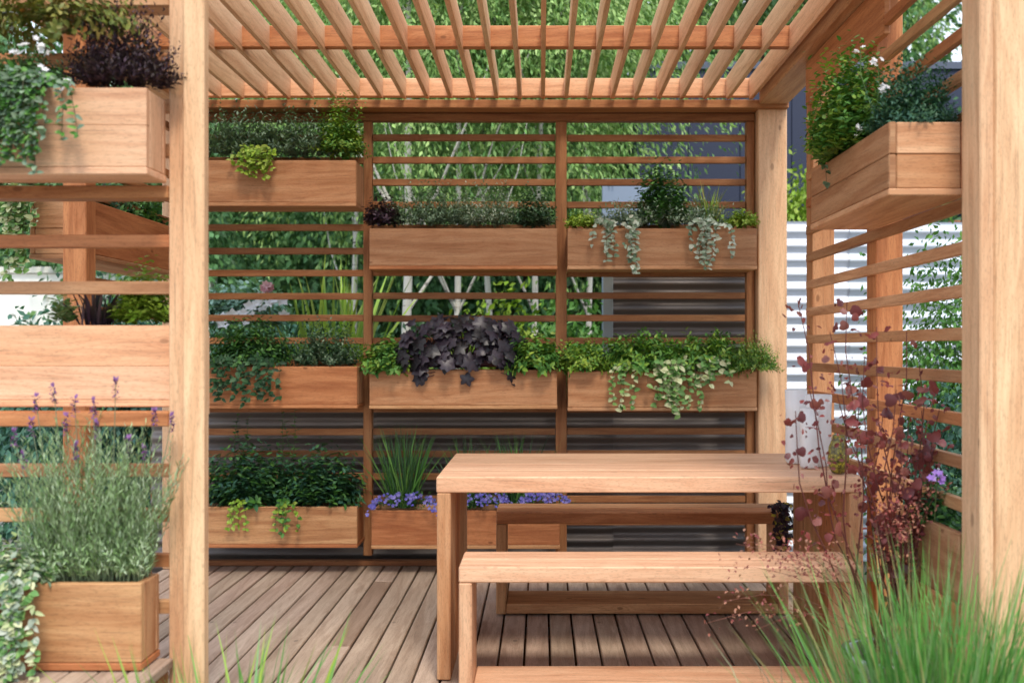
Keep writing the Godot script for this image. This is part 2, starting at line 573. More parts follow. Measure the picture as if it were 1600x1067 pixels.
func _ready() -> void:
	rng.seed = 20240611
	# ------------------------------------------------ camera, sky, sun, exposure
	var cam := Camera3D.new()
	cam.name = "camera"
	cam.projection = Camera3D.PROJECTION_FRUSTUM
	cam.near = 0.05
	cam.far = 400.0
	cam.size = 0.05 * 1067.0 / 1555.0
	cam.frustum_offset = Vector2(-46.0, 11.5) / 1555.0 * 0.05
	cam.position = Vector3(0, EYE, 0)
	add_child(cam)
	var sky_mat := ProceduralSkyMaterial.new()
	sky_mat.sky_top_color = Color(0.80, 0.86, 0.95)
	sky_mat.sky_horizon_color = Color(0.93, 0.95, 0.98)
	sky_mat.sky_curve = 0.25
	sky_mat.ground_horizon_color = Color(0.55, 0.55, 0.52)
	sky_mat.ground_bottom_color = Color(0.40, 0.39, 0.36)
	sky_mat.sky_energy_multiplier = 1.0
	var sky := Sky.new()
	sky.sky_material = sky_mat
	var env := Environment.new()
	env.background_mode = Environment.BG_SKY
	env.sky = sky
	env.tonemap_mode = Environment.TONE_MAPPER_LINEAR
	env.tonemap_exposure = 2.1
	env.sdfgi_enabled = true
	env.ssao_enabled = true
	env.ssil_enabled = true
	var we := WorldEnvironment.new()
	we.name = "world_environment"
	we.environment = env
	add_child(we)
	var lens := CameraAttributesPhysical.new()
	lens.frustum_focal_length = 35.0
	lens.exposure_aperture = 2.4
	lens.frustum_focus_distance = 4.2
	we.camera_attributes = lens
	var sun := DirectionalLight3D.new()
	sun.name = "sun"
	sun.light_color = Color(1.0, 0.96, 0.91)
	sun.light_energy = 0.48
	sun.light_angular_distance = 13.0
	sun.shadow_enabled = true
	sun.rotation_degrees = Vector3(-54, 14, 0)
	add_child(sun)

	make_materials()
	build_setting()
	build_pergola()
	build_screens()
	build_planters()
	build_furniture()
	build_background()
	build_plants()

# ---------------------------------------------------------------- ground, deck
func build_setting() -> void:
	var gm := StandardMaterial3D.new()
	var nt := NoiseTexture2D.new()
	var fn := FastNoiseLite.new()
	fn.seed = 5
	fn.frequency = 0.02
	fn.fractal_octaves = 5
	nt.noise = fn
	nt.width = 512
	nt.height = 512
	nt.seamless = true
	var gr := Gradient.new()
	gr.set_color(0, Color8(92, 84, 70))
	gr.set_color(1, Color8(140, 130, 112))
	nt.color_ramp = gr
	gm.albedo_texture = nt
	gm.uv1_triplanar = true
	gm.uv1_world_triplanar = true
	gm.uv1_scale = Vector3(0.4, 0.4, 0.4)
	gm.roughness = 0.95
	var pm := PlaneMesh.new()
	pm.size = Vector2(300, 300)
	var g := put(self, "ground", pm, gm, Vector3(0, -0.16, 0))
	tag(g, "bare brown garden ground around the deck", "ground", "", "structure")
	var pm2 := BoxMesh.new()
	pm2.size = Vector3(5.0, 0.03, 8.6)
	var pth := put(self, "path", pm2, plain(Color8(214, 208, 200), 0.85), Vector3(-5.0, -0.143, -4.6))
	tag(pth, "pale stone path along the left side of the deck", "path", "", "structure")
	var deck := thing("deck", "grey brown timber deck of narrow boards under the table", "deck", Vector3(-0.3, 0, -4.2))
	deck.set_meta("kind", "structure")
	var w := 0.1018
	var wet: StandardMaterial3D = deck_mats[3].duplicate()
	wet.albedo_color = Color(0.84, 0.78, 0.73)
	wet.roughness = 0.45
	for i in 36:
		var x0 := -2.10 + i * w
		var m: Material = deck_mats[rng.randi() % deck_mats.size()]
		var y := rng.randf_range(-0.0012, 0.0012)
		if i == 12:
			board(deck, "board", x0, x0 + w - 0.009, -0.03 + y, y, 2.96, 4.08, m, 0.004)
			board(deck, "board", x0, x0 + w - 0.009, -0.03 + y, y, 4.083, 5.22, wet, 0.004)
			board(deck, "board", x0, x0 + w - 0.009, -0.03 + y, y, 5.223, 5.66, m, 0.004)
			continue
		board(deck, "board", x0, x0 + w - 0.009, -0.03 + y, y, 2.96, 5.66, m, 0.004)
	for z in [3.1, 3.7, 4.3, 4.9, 5.5]:
		board(deck, "joist", -2.12, 1.58, -0.15, -0.032, z, z + 0.05, dark_cedar)

# ---------------------------------------------------------------- pergola frame and roof
func build_pergola() -> void:
	var o := thing("pergola", "open cedar pergola with a slatted roof over the table", "pergola", Vector3(-0.3, 0, -4.2))
	# back right post, front right post (two laminations with an open seam), left front post
	board(o, "post", 1.20, 1.36, 0.002, 2.56, 5.50, 5.66, pale_cedar[1], 0.006)
	board(o, "post", -2.10, -1.94, 0.002, 2.56, 5.50, 5.66, pale_cedar[1], 0.006)
	board(o, "post", 1.20, 1.2385, -0.16, 2.56, 2.72, 2.84, pale_cedar[1], 0.004)
	board(o, "post", 1.2405, 1.36, -0.16, 2.56, 2.7225, 2.84, pale_cedar[0], 0.006)
	board(o, "post", -0.975, -0.917, -0.16, 2.56, 2.70, 2.742, pale_cedar[0], 0.004)
	board(o, "post", -2.10, -1.99, -0.16, 2.56, 2.70, 2.81, pale_cedar[2], 0.006)
	# perimeter beams
	board(o, "beam", -2.10, 1.36, 2.542, 2.588, 5.46, 5.60, dark_cedar[2], 0.004)
	board(o, "beam", 1.195, 1.355, 2.562, 2.74, 2.60, 5.455, cedar[0], 0.005)
	board(o, "beam", -2.095, -1.96, 2.562, 2.74, 2.60, 5.455, cedar[0], 0.005)
	# cross beams between the slats, cut into lengths by them
	for zb in [5.52, 4.62, 3.70, 2.78]:
		board(o, "beam", -1.955, 1.19, 2.622, 2.722, zb, zb + 0.045, pale_cedar[2] if zb > 5.0 else cedar[3], 0.003)
	for k in range(-15, 10):
		var x := 0.009 + 0.1283 * k
		board(o, "roof_slat", x - 0.011, x + 0.011, 2.605 + rng.randf_range(-0.002, 0.002), 2.725, 2.62, 5.515, pale_cedar, 0.002)

# ---------------------------------------------------------------- slatted screens
func slat_rows(o: Node3D, x0: float, x1: float, z0: float, z1: float, lo: float, hi: float, mats: Variant, t := 0.036) -> void:
	var k := ceili((lo - 1.518) / PITCH)
	while 1.518 + k * PITCH < hi:
		var y := 1.518 + k * PITCH + rng.randf_range(-0.003, 0.003)
		board(o, "slat", x0, x1, y - t * 0.5, y + t * 0.5, z0, z1, mats, 0.002)
		k += 1

func build_screens() -> void:
	var o := thing("back_screen", "back wall of thin horizontal cedar slats in three bays", "screen", Vector3(-0.37, 0, -5.6))
	board(o, "top_rail", -1.935, 1.195, 2.495, 2.538, 5.565, 5.62, dark_cedar[1])
	board(o, "bottom_rail", -1.935, 1.195, 0.003, 0.030, 5.58, 5.63, dark_cedar[1])
	for e in [[-1.935, -1.89], [-0.998, -0.95], [0.080, 0.142], [1.150, 1.195]]:
		board(o, "stile", e[0], e[1], 0.062, 2.493, 5.568, 5.622, dark_cedar[0])
	for e in [[-1.888, -1.0], [-0.948, 0.078], [0.144, 1.148]]:
		slat_rows(o, e[0], e[1], 5.585, 5.613, 0.16, 2.46, dark_cedar)
	# front left screen, facing the viewer
	var l := thing("front_left_screen", "front left slatted cedar screen that carries three planters", "screen", Vector3(-1.5, 0, -2.8))
	board(l, "stile", -1.03, -0.9765, -0.16, 2.54, 2.748, 2.80, pale_cedar[1])
	board(l, "stile", -1.985, -1.94, -0.16, 2.54, 2.748, 2.80, cedar[4])
	board(l, "rail", -1.938, -1.032, 2.17, 2.23, 2.755, 2.84, cedar[0])
	board(l, "ledger", -1.938, -1.032, 1.636, 1.672, 2.75, 2.815, dark_cedar[2])
	slat_rows(l, -1.938, -1.032, 2.765, 2.793, 1.36, 1.60, cedar)
	slat_rows(l, -1.938, -1.032, 2.765, 2.793, 1.70, 2.14, cedar)
	slat_rows(l, -1.938, -1.032, 2.765, 2.793, 2.25, 2.56, cedar)
	slat_rows(l, -1.938, -1.032, 2.765, 2.793, 0.42, 1.0, cedar)
	board(l, "ledger", -1.938, -1.032, 1.005, 1.046, 2.75, 2.80, cedar[3])
	# left side screen, receding
	var s := thing("left_side_screen", "left side slatted screen seen behind the front left screen", "screen", Vector3(-2.0, 0, -4.6))
	board(s, "post", -1.975, -1.878, 0.002, 2.55, 4.10, 4.19, cedar[3])
	for k in range(-2, 8):
		var y := 1.518 + k * PITCH
		board(s, "slat", -2.01, -1.98, y - 0.018, y + 0.018, 4.2, 5.49, dark_cedar, 0.002)
	# right side screen, receding
	var r := thing("right_screen", "right side slatted cedar screen running back from the front post", "screen", Vector3(1.3, 0, -3.75))
	for e in [[3.76, 3.87], [4.64, 4.75]]:
		board(r, "post", 1.266, 1.368, 0.002, 2.555, e[0], e[1], cedar[3] if e[0] < 4.0 else cedar[2], 0.004)
	board(r, "fascia", 1.240, 1.264, 2.36, 2.558, 3.60, 4.665, cedar[3])
	var k := -6
	while 1.518 + k * PITCH < 2.34:
		var y := 1.518 + k * PITCH
		board(r, "slat", 1.240, 1.264, y - 0.019, y + 0.019, 2.845, 4.66, cedar, 0.002)
		k += 1
	k = 7
	while 1.518 + k * PITCH < 2.55:
		var y := 1.518 + k * PITCH
		board(r, "slat", 1.240, 1.264, y - 0.019, y + 0.019, 2.845, 3.595, cedar, 0.002)
		k += 1

# ---------------------------------------------------------------- planters
func build_planters() -> void:
	planter("single planter high in the left bay of the back wall", -1.944, -0.996, 1.985, 2.232, 5.34, 5.56, cedar)
	planter("back wall planter in the second row, middle bay, under purple and grey herbs", -0.924, 0.084, 1.646, 1.866, 5.34, 5.56, cedar)
	planter("back wall planter in the second row, right bay, with silver trailing leaves", 0.141, 1.157, 1.646, 1.866, 5.34, 5.56, cedar)
	planter("back wall planter in the third row, left bay, under dark hanging foliage", -1.944, -0.99, 0.900, 1.125, 5.34, 5.56, cedar)
	planter("back wall planter in the third row, middle bay, under the black leaved plant", -0.924, 0.084, 0.897, 1.107, 5.34, 5.56, cedar)
	planter("back wall planter in the third row, right bay, with cream trailing vines", 0.143, 1.157, 0.886, 1.100, 5.34, 5.56, cedar)
	planter("lowest back wall planter in the left bay, close above the deck", -1.944, -0.99, 0.152, 0.372, 5.34, 5.56, cedar)
	planter("lowest back wall planter in the middle bay, edged with small blue flowers", -0.913, 0.098, 0.146, 0.352, 5.34, 5.56, cedar)
	planter("upper planter on the front left screen, holding a purple brown bush", -1.90, -1.037, 1.677, 1.905, 2.61, 2.745, pink_cedar, true, true)
	var mp := planter("middle planter on the front left screen, running up to the slim post", -1.90, -1.04, 1.056, 1.286, 2.803, 2.99, pink_cedar, true, true)
	board(mp, "end_cleat", -1.038, -0.957, 1.03, 1.27, 2.805, 2.868, pale_cedar)
	planter("lowest planter at the front left, standing on planks with lavender", -1.90, -1.055, 0.3725, 0.602, 2.62, 2.745, cedar, true, false)
	planter("planter on the left side screen seen through the front left slats", -2.16, -1.90, 1.60, 1.846, 4.195, 5.40, cedar, false)
	planter("high planter on the right screen beside the front right post", 0.998, 1.228, 1.66, 1.872, 2.855, 3.68, cedar, false)
	planter("low planter at the right behind the tall green grass", 1.196, 1.43, 0.30, 0.69, 2.85, 3.40, cedar, false)
	var o := thing("plank_ledge", "raised ledge of short pale planks under the lowest left planter", "ledge", Vector3(-1.45, 0.0, -2.65))
	for i in 12:
		board(o, "plank", -1.94 + i * 0.0775, -1.94 + i * 0.0775 + 0.073, 0.343, 0.369, 2.52, 2.74, deck_mats, 0.003)
	board(o, "support", -1.94, -1.02, -0.158, 0.341, 2.56, 2.72, dark_cedar)

# ---------------------------------------------------------------- table, benches, table things
func build_furniture() -> void:
	var o := thing("dining_table", "long cedar table with slab legs in the middle of the deck", "table", Vector3(0.4, 0, -4.05))
	var zs := [3.65, 3.86, 4.07, 4.28, 4.48]
	for i in 4:
		board(o, "top_board", -0.386, 1.185, 0.692, 0.75 + rng.randf_range(-0.0006, 0.0006), zs[i], zs[i + 1] - 0.0025, pink_cedar, 0.004)
	for e in [[-0.384, -0.334], [1.133, 1.183]]:
		for i in 4:
			board(o, "leg_board", e[0], e[1], 0.004, 0.6905, zs[i] + 0.001, zs[i + 1] - 0.003, cedar[0] if i != 1 else cedar[3], 0.004)
	bench("near cedar bench in front of the table", -0.283, 1.10, 0.475, 3.40, 3.66, pink_cedar)
	bench("far cedar bench between the table and the back wall", -0.207, 1.13, 0.475, 4.54, 4.80, cedar)
	# three tall white glass vessels
	var glass := StandardMaterial3D.new()
	glass.albedo_color = Color(0.98, 0.98, 0.98)
	glass.roughness = 0.12
	glass.backlight_enabled = true
	glass.backlight = Color(1.0, 1.0, 1.0)
	var spots := [[1.04, 4.06, 0.043, 0.30, "white glass vase at the back of the three on the table"], [1.105, 3.96, 0.05, 0.285, "white glass vase in the middle of the three on the table"], [1.05, 3.90, 0.036, 0.235, "shortest white glass vase of the three on the table"]]
	for s in spots:
		var r: float = s[2]
		var h: float = s[3]
		var m := lathe([Vector2(0.0, 0.004), Vector2(r * 0.85, 0.004), Vector2(r * 0.97, 0.012), Vector2(r, h * 0.2), Vector2(r * 0.96, h * 0.7), Vector2(r * 1.04, h), Vector2(r * 0.98, h + 0.002), Vector2(r * 0.9, h * 0.7), Vector2(r * 0.92, 0.02), Vector2(0.0, 0.016)], 32)
		var vz := put(self, "white_vase", m, glass, Vector3(s[0], 0.7512, -s[1]))
		tag(vz, s[4], "vase", "white vases on the table")
	# flecked yellow jar
	var im := Image.create(256, 256, false, Image.FORMAT_RGB8)
	var cn := FastNoiseLite.new()
	cn.seed = 8
	cn.noise_type = FastNoiseLite.TYPE_CELLULAR
	cn.frequency = 0.05
	for y in 256:
		for x in 256:
			var t := cn.get_noise_2d(x, y)
			im.set_pixel(x, y, Color8(196, 180, 60) if t < -0.72 else (Color8(120, 112, 44) if t < -0.5 else Color8(62, 54, 30)))
	var jm := StandardMaterial3D.new()
	jm.albedo_texture = ImageTexture.create_from_image(im)
	jm.uv1_triplanar = true
	jm.uv1_scale = Vector3(5, 5, 5)
	jm.roughness = 0.3
	var jar := put(self, "flecked_jar", lathe([Vector2(0.0, 0.003), Vector2(0.024, 0.003), Vector2(0.034, 0.02), Vector2(0.04, 0.06), Vector2(0.036, 0.1), Vector2(0.024, 0.132), Vector2(0.022, 0.145), Vector2(0.019, 0.145), Vector2(0.02, 0.13), Vector2(0.03, 0.1), Vector2(0.0, 0.02)]), jm, Vector3(1.118, 0.7512, -3.74))
	tag(jar, "oval yellow and olive flecked jar at the right end of the table", "jar")
	# galvanised tub on the deck behind the red shrub
	var gal := plain(Color(0.66, 0.69, 0.73), 0.32, 0.8)
	var tub := thing("metal_tub", "round galvanised metal tub on the deck under the red shrub", "tub", Vector3(1.13, 0.004, -3.20))
	put(tub, "body", lathe([Vector2(0.0, 0.0), Vector2(0.12, 0.0), Vector2(0.145, 0.12), Vector2(0.15, 0.22), Vector2(0.16, 0.23), Vector2(0.158, 0.245), Vector2(0.14, 0.235), Vector2(0.135, 0.18), Vector2(0.0, 0.18)], 36), gal)
	put(tub, "soil", lathe([Vector2(0.0, 0.205), Vector2(0.1345, 0.195)], 24), soil_mat)

# ---------------------------------------------------------------- what stands behind
func build_background() -> void:
	var galv := plain(Color(0.50, 0.47, 0.45), 0.48, 0.5)
	var white := plain(Color(0.82, 0.85, 0.90), 0.42, 0.15)  # galvanised sheet; the bright sky's reflection is put into this pale colour
	var a := thing("low_metal_fence", "low dark corrugated metal sheet behind the lower slats of the back wall", "fence", Vector3(-0.6, -0.16, -5.86))
	corrugated(a, "corrugated_sheet", -2.3, -0.93, -0.14, 0.92, 5.86, galv)
	corrugated(a, "corrugated_sheet", -0.97, 0.423, -0.137, 0.926, 5.855, plain(Color(0.46, 0.43, 0.41), 0.50, 0.5))
	for x in [-2.25, -0.95, 0.33]:
		board(a, "post", x, x + 0.05, -0.16, 0.93, 5.885, 5.94, dark_cedar)
	var b := thing("tall_metal_fence", "tall dark corrugated metal sheet behind the right bay of the back wall", "fence", Vector3(0.9, -0.16, -5.9))
	corrugated(b, "corrugated_sheet", 0.425, 1.42, -0.14, 1.70, 5.90, galv)
	board(b, "edge_post", 0.366, 0.424, 0.96, 1.72, 5.87, 5.93, plain(Color(0.62, 0.66, 0.66), 0.6))
	var c := thing("sky_lit_metal_fence", "corrugated metal fence with sky reflection painted in white, beyond the right rear post", "fence", Vector3(2.0, -0.16, -6.4))
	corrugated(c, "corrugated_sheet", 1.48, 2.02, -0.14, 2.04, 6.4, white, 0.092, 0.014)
	corrugated(c, "corrugated_sheet", 1.98, 2.75, -0.143, 2.034, 6.394, plain(Color(0.76, 0.80, 0.85), 0.45, 0.15), 0.092, 0.014)  # second sheet, sky reflection likewise in its base colour
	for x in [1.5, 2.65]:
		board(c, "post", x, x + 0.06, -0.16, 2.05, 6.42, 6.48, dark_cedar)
	# navy building far behind the right bay
	var navy := plain(Color(0.115, 0.155, 0.26), 0.6)
	var h := thing("navy_building", "plain navy blue building wall behind the right bay", "building", Vector3(2.4, -0.16, -10.5))
	for i in 7:
		board(h, "wall_panel", 0.96 + i * 0.52, 0.96 + i * 0.52 + 0.515, 0.0, 4.02, 10.0, 10.12, navy)
	board(h, "wall_core", 0.97, 4.5, -0.15, 4.0, 10.13, 12.5, navy)
	board(h, "parapet", 0.93, 4.63, 4.025, 4.10, 9.97, 12.6, plain(Color(0.30, 0.33, 0.40), 0.5))
	for x in [1.62, 2.12]:
		board(h, "window", x, x + 0.22, 2.35, 2.68, 9.985, 9.998, plain(Color(0.05, 0.06, 0.09), 0.15))
	board(self, "grey_panel", 0.44, 0.80, -0.15, 2.45, 7.2, 7.25, plain(Color(0.50, 0.56, 0.64), 0.6))
	tag(get_child(get_child_count() - 1), "pale blue grey upright panel just left of the navy building", "panel")
	var ww := thing("white_wall", "white rendered garden wall far off at the left", "wall", Vector3(-5.5, -0.16, -9.0))
	board(ww, "render_face", -9.0, -3.0, -0.158, 1.9, 9.0, 9.2, plain(Color(0.93, 0.93, 0.90), 0.8))
	board(ww, "coping", -9.05, -2.95, 1.903, 1.96, 8.96, 9.24, plain(Color(0.8, 0.8, 0.76), 0.8))

	# tree crowns, a few variants of each kind
	var BIRCH := [Color(0.26, 0.43, 0.11), Color(0.18, 0.34, 0.085), Color(0.36, 0.51, 0.18), Color(0.12, 0.26, 0.07)]
	var DEEP := [Color(0.08, 0.20, 0.075), Color(0.11, 0.25, 0.085), Color(0.06, 0.15, 0.06), Color(0.17, 0.32, 0.11)]
	crowns["birch"] = []
	crowns["deep"] = []
	for i in 3:
		crowns.birch.append(crown_mesh(1.25, 1.9, 1.0, 300, 46, 0.058, 0.021, BIRCH))
		crowns.deep.append(crown_mesh(1.3, 1.5, 1.1, 430, 40, 0.072, 0.04, DEEP))
	var bi := Image.create(128, 256, false, Image.FORMAT_RGB8)
	bi.fill(Color8(214, 210, 200))
	var br := RandomNumberGenerator.new()
	br.seed = 4
	for i in 90:
		bi.fill_rect(Rect2i(br.randi_range(0, 110), br.randi_range(0, 252), br.randi_range(6, 30), br.randi_range(1, 4)), Color8(60, 54, 50) if i % 3 else Color8(150, 140, 130))
	var birch_bark := StandardMaterial3D.new()
	birch_bark.albedo_texture = ImageTexture.create_from_image(bi)
	birch_bark.uv1_triplanar = true
	birch_bark.uv1_scale = Vector3(2, 1, 2)
	birch_bark.roughness = 0.8
	var brown_bark := plain(Color(0.30, 0.25, 0.21), 0.9)
	# white stemmed birches just behind the back wall
	var spots := [
		[634, 7.4, "birch with a white trunk behind the left part of the middle bay"],
		[716, 7.7, "straight white birch between the two other trunks in the middle bay"],
		[770, 8.3, "slim white birch behind the right part of the middle bay"],
		[838, 7.9, "white birch with a forked trunk beside the middle stile"],
		[560, 8.6, "white birch behind the stile between the left and middle bays"],
		[930, 8.4, "white birch behind the left edge of the right bay"]]
	for s in spots:
		var z: float = s[1]
		tree("birch_tree", s[2], Vector3((s[0] - 846.0) * z / 1555.0, -0.16, -z), "birch", 4.4, 0.034 if s[0] != 634 else 0.045, 4.1, 1.05, birch_bark, rng.randf_range(-0.02, 0.02))
	var deep := [
		[-3.6, 9.6, 2.2, 1.25, "broad dark tree behind the left bay of the back wall"],
		[-1.9, 10.5, 2.3, 1.3, "dark tree behind the left stile of the back wall"],
		[-0.3, 11.0, 2.4, 1.3, "dark tree filling the gap behind the birches"],
		[1.0, 13.2, 3.2, 1.45, "dark tree rising behind the left end of the navy building"],
		[-5.6, 10.8, 3.2, 1.4, "tall dark tree beyond the white wall at the left"],
		[5.2, 9.4, 2.4, 1.3, "dark tree to the right of the sky-lit metal fence"],
		[3.6, 13.4, 4.6, 1.5, "tall tree rising behind the navy building"],
		[-7.5, 15.0, 3.0, 2.3, "far dark tree at the left edge of the garden"],
		[-4.6, 15.5, 3.2, 2.4, "far dark tree beyond the left bay of the back wall"],
		[-2.0, 15.2, 3.0, 2.4, "far dark tree beyond the middle stile on the left"],
		[0.6, 15.6, 3.2, 2.4, "far dark tree beyond the middle bay of the back wall"],
		[-3.2, 16.5, 6.8, 2.5, "far tall tree above the left half of the roof"],
		[0.4, 16.5, 7.0, 2.5, "far tall tree above the middle of the roof line"],
		[4.4, 16.0, 7.2, 2.5, "far tall tree above the right half of the roof"],
		[8.0, 13.0, 3.4, 2.2, "far dark tree at the right edge of the garden"]]
	for s in deep:
		tree("broadleaf_tree", s[4], Vector3(s[0], -0.16, -s[1]), "deep", s[2] + 0.8, 0.10, s[2], s[3], brown_bark)
	var tall := [
		[-3.4, 11.5, 5.6, 1.5, "tall pale green tree above the left side of the roof"],
		[-1.5, 11.0, 5.6, 1.5, "tall pale green tree above the left middle of the roof"],
		[0.3, 11.4, 5.8, 1.5, "tall pale green tree above the middle of the roof"],
		[2.0, 12.6, 6.4, 1.5, "tall pale green tree above the right side of the roof"],
		[3.9, 12.8, 6.6, 1.5, "tall pale green tree above the right rear corner of the roof"]]
	for s in tall:
		tree("garden_tree", s[4], Vector3(s[0], -0.16, -s[1]), "birch", s[2] + 1.0, 0.10, s[2], s[3], brown_bark)
	# shrubs in the bed between the back wall and the trees
	var beds := [
		[-3.4, 7.0, 0.9, 1.5, TEAL, "blue green shrub behind the left bay of the back wall"],
		[-2.0, 7.2, 0.9, 1.55, TEAL, "large teal shrub behind the left rear post"],
		[-1.0, 7.6, 0.8, 1.5, DARKGREEN, "dark green shrub behind the left stile"],
		[0.0, 7.5, 0.8, 1.3, DARKGREEN, "dark green shrub under the birches"],
		[0.25, 6.9, 0.35, 1.75, GREEN, "bright green shrub left of the tall dark metal sheet"],
		[2.15, 8.2, 0.6, 3.05, LIME, "yellow green shrub above the sky-lit metal fence"],
		[3.4, 6.9, 0.7, 2.2, GREEN, "bright green shrub behind the right screen"],
		[1.98, 4.75, 0.30, 1.25, TEAL, "blue green shrub low behind the near bay of the right screen"],
		[2.28, 5.5, 0.38, 2.05, GREEN, "fresh green shrub behind the near bay of the right screen"],
		[-0.32, 7.0, 0.34, 1.72, LIME, "lime green shrub behind the middle bay, right of the birch trunks"],
		[4.3, 7.2, 0.9, 2.4, GREEN, "tall green shrub far right behind the right screen"],
		[-4.3, 8.3, 0.45, 1.5, DARKGREEN, "dark shrub in front of the white wall"],
		[-2.75, 6.3, 0.42, 1.75, TEAL, "dark teal shrub seen through the front left slats"]]
	for s in beds:
		var w: float = s[2]
		var ht: float = s[3]
		var m := crown_mesh(w, ht * 0.52, w * 0.8, int((230.0 if s[1] > 5.8 else 380.0) * w * ht) + 90, 30, 0.065 if s[1] > 5.8 else 0.042, 0.034 if s[1] > 5.8 else 0.02, s[4])
		var sh := put(self, "shrub", m, leaf_mat, Vector3(s[0], ht * 0.48 - 0.1, -s[1]))
		tag(sh, s[5], "shrub", "shrubs around the pergola")
	# yellow green iris blades behind the left bay
	plant("iris_clump", "clump of upright yellow green blades behind the left bay", tuft(80, 1.2, 0.35, 0.16, 0.042, [Color(0.34, 0.50, 0.06), Color(0.26, 0.44, 0.06), Color(0.42, 0.55, 0.14)], 0.2, 0.18), Vector3(-1.32, 0.62, -6.35), "")
	plant("lambs_ear", "pale sea green low plant behind the left bay", bush(0.34, 0.30, 0.2, 200, 9, 0.085, 0.045, [Color(0.26, 0.42, 0.34), Color(0.34, 0.48, 0.40), Color(0.20, 0.36, 0.28)], 0.5, 0.7), at(375, 512, 6.3), "")
	plant("blue_sedge", "dark blue green arching blades left of the yellow ones", tuft(110, 1.1, 0.8, 0.4, 0.026, TEAL + DARKGREEN, 0.1, 0.2), Vector3(-1.75, 0.62, -6.5), "")
	white_flowers("white flowers behind the left bay under the arching blades", [at(405, 474, 6.1), at(418, 468, 6.1), at(398, 484, 6.1), at(440, 480, 6.1), at(340, 498, 6.05), at(375, 497, 6.05)], 0.05)
	pink_flower("pink bloom behind the left bay", at(417, 449, 6.1))
	board(self, "raised_bed", -2.4, -0.9, -0.158, 0.62, 6.1, 6.7, dark_cedar)
	tag(get_child(get_child_count() - 1), "timber raised bed behind the back wall under the yellow blades", "raised bed")

# ---------------------------------------------------------------- planting
func lobed_leaf(r: float, lobes: int, ruffle: float, amp := 0.2) -> ArrayMesh:
	var L := Leafy.new()
	var k := 20
	L.v.append(Vector3(0, 0, 0)); L.n.append(Vector3.UP); L.c.append(Color.WHITE)
	for i in k:
		var a := TAU * i / k
		var rr := r * (1.04 - amp + amp * cos(a * lobes)) * (1.0 - 0.25 * exp(-pow(wrapf(a - PI, -PI, PI) * 2.2, 2.0)))
		var y := ruffle * r * (sin(a * lobes * 2.0) * 0.5 + rng.randf_range(-0.6, 0.6)) - 0.18 * r
		L.v.append(Vector3(rr * cos(a), y, rr * sin(a)))
		L.n.append(Vector3(cos(a) * 0.3 + rng.randf_range(-0.2, 0.2), 1, sin(a) * 0.3).normalized())
		L.c.append(Color.WHITE)
		L.ix.append_array(PackedInt32Array([0, 1 + i, 1 + (i + 1) % k]))
	return L.build()

func facing(nrm: Vector3, spin: float) -> Basis:
	var u := nrm.normalized()
	var x := u.cross(Vector3(0.2, 0.1, 1.0)).normalized()
	return Basis(x, u, x.cross(u)).rotated(u, spin)

func flowers(L: Leafy, p: Vector3, r: float, col: Color, petals := 5) -> void:
	var up := (Vector3(0, 0.6, 0.8) + rdir() * 0.5).normalized()
	var a := up.cross(Vector3(1, 0.1, 0)).normalized()
	var b := up.cross(a)
	for i in petals:
		var t := TAU * i / petals
		L.leaf(p, (a * cos(t) + b * sin(t) + up * 0.25).normalized(), up, r, r * 0.8, col, 0.05)

func flower_mat(c: Color) -> StandardMaterial3D:
	var m := leaf_mat.duplicate() as StandardMaterial3D
	m.albedo_color = c
	return m

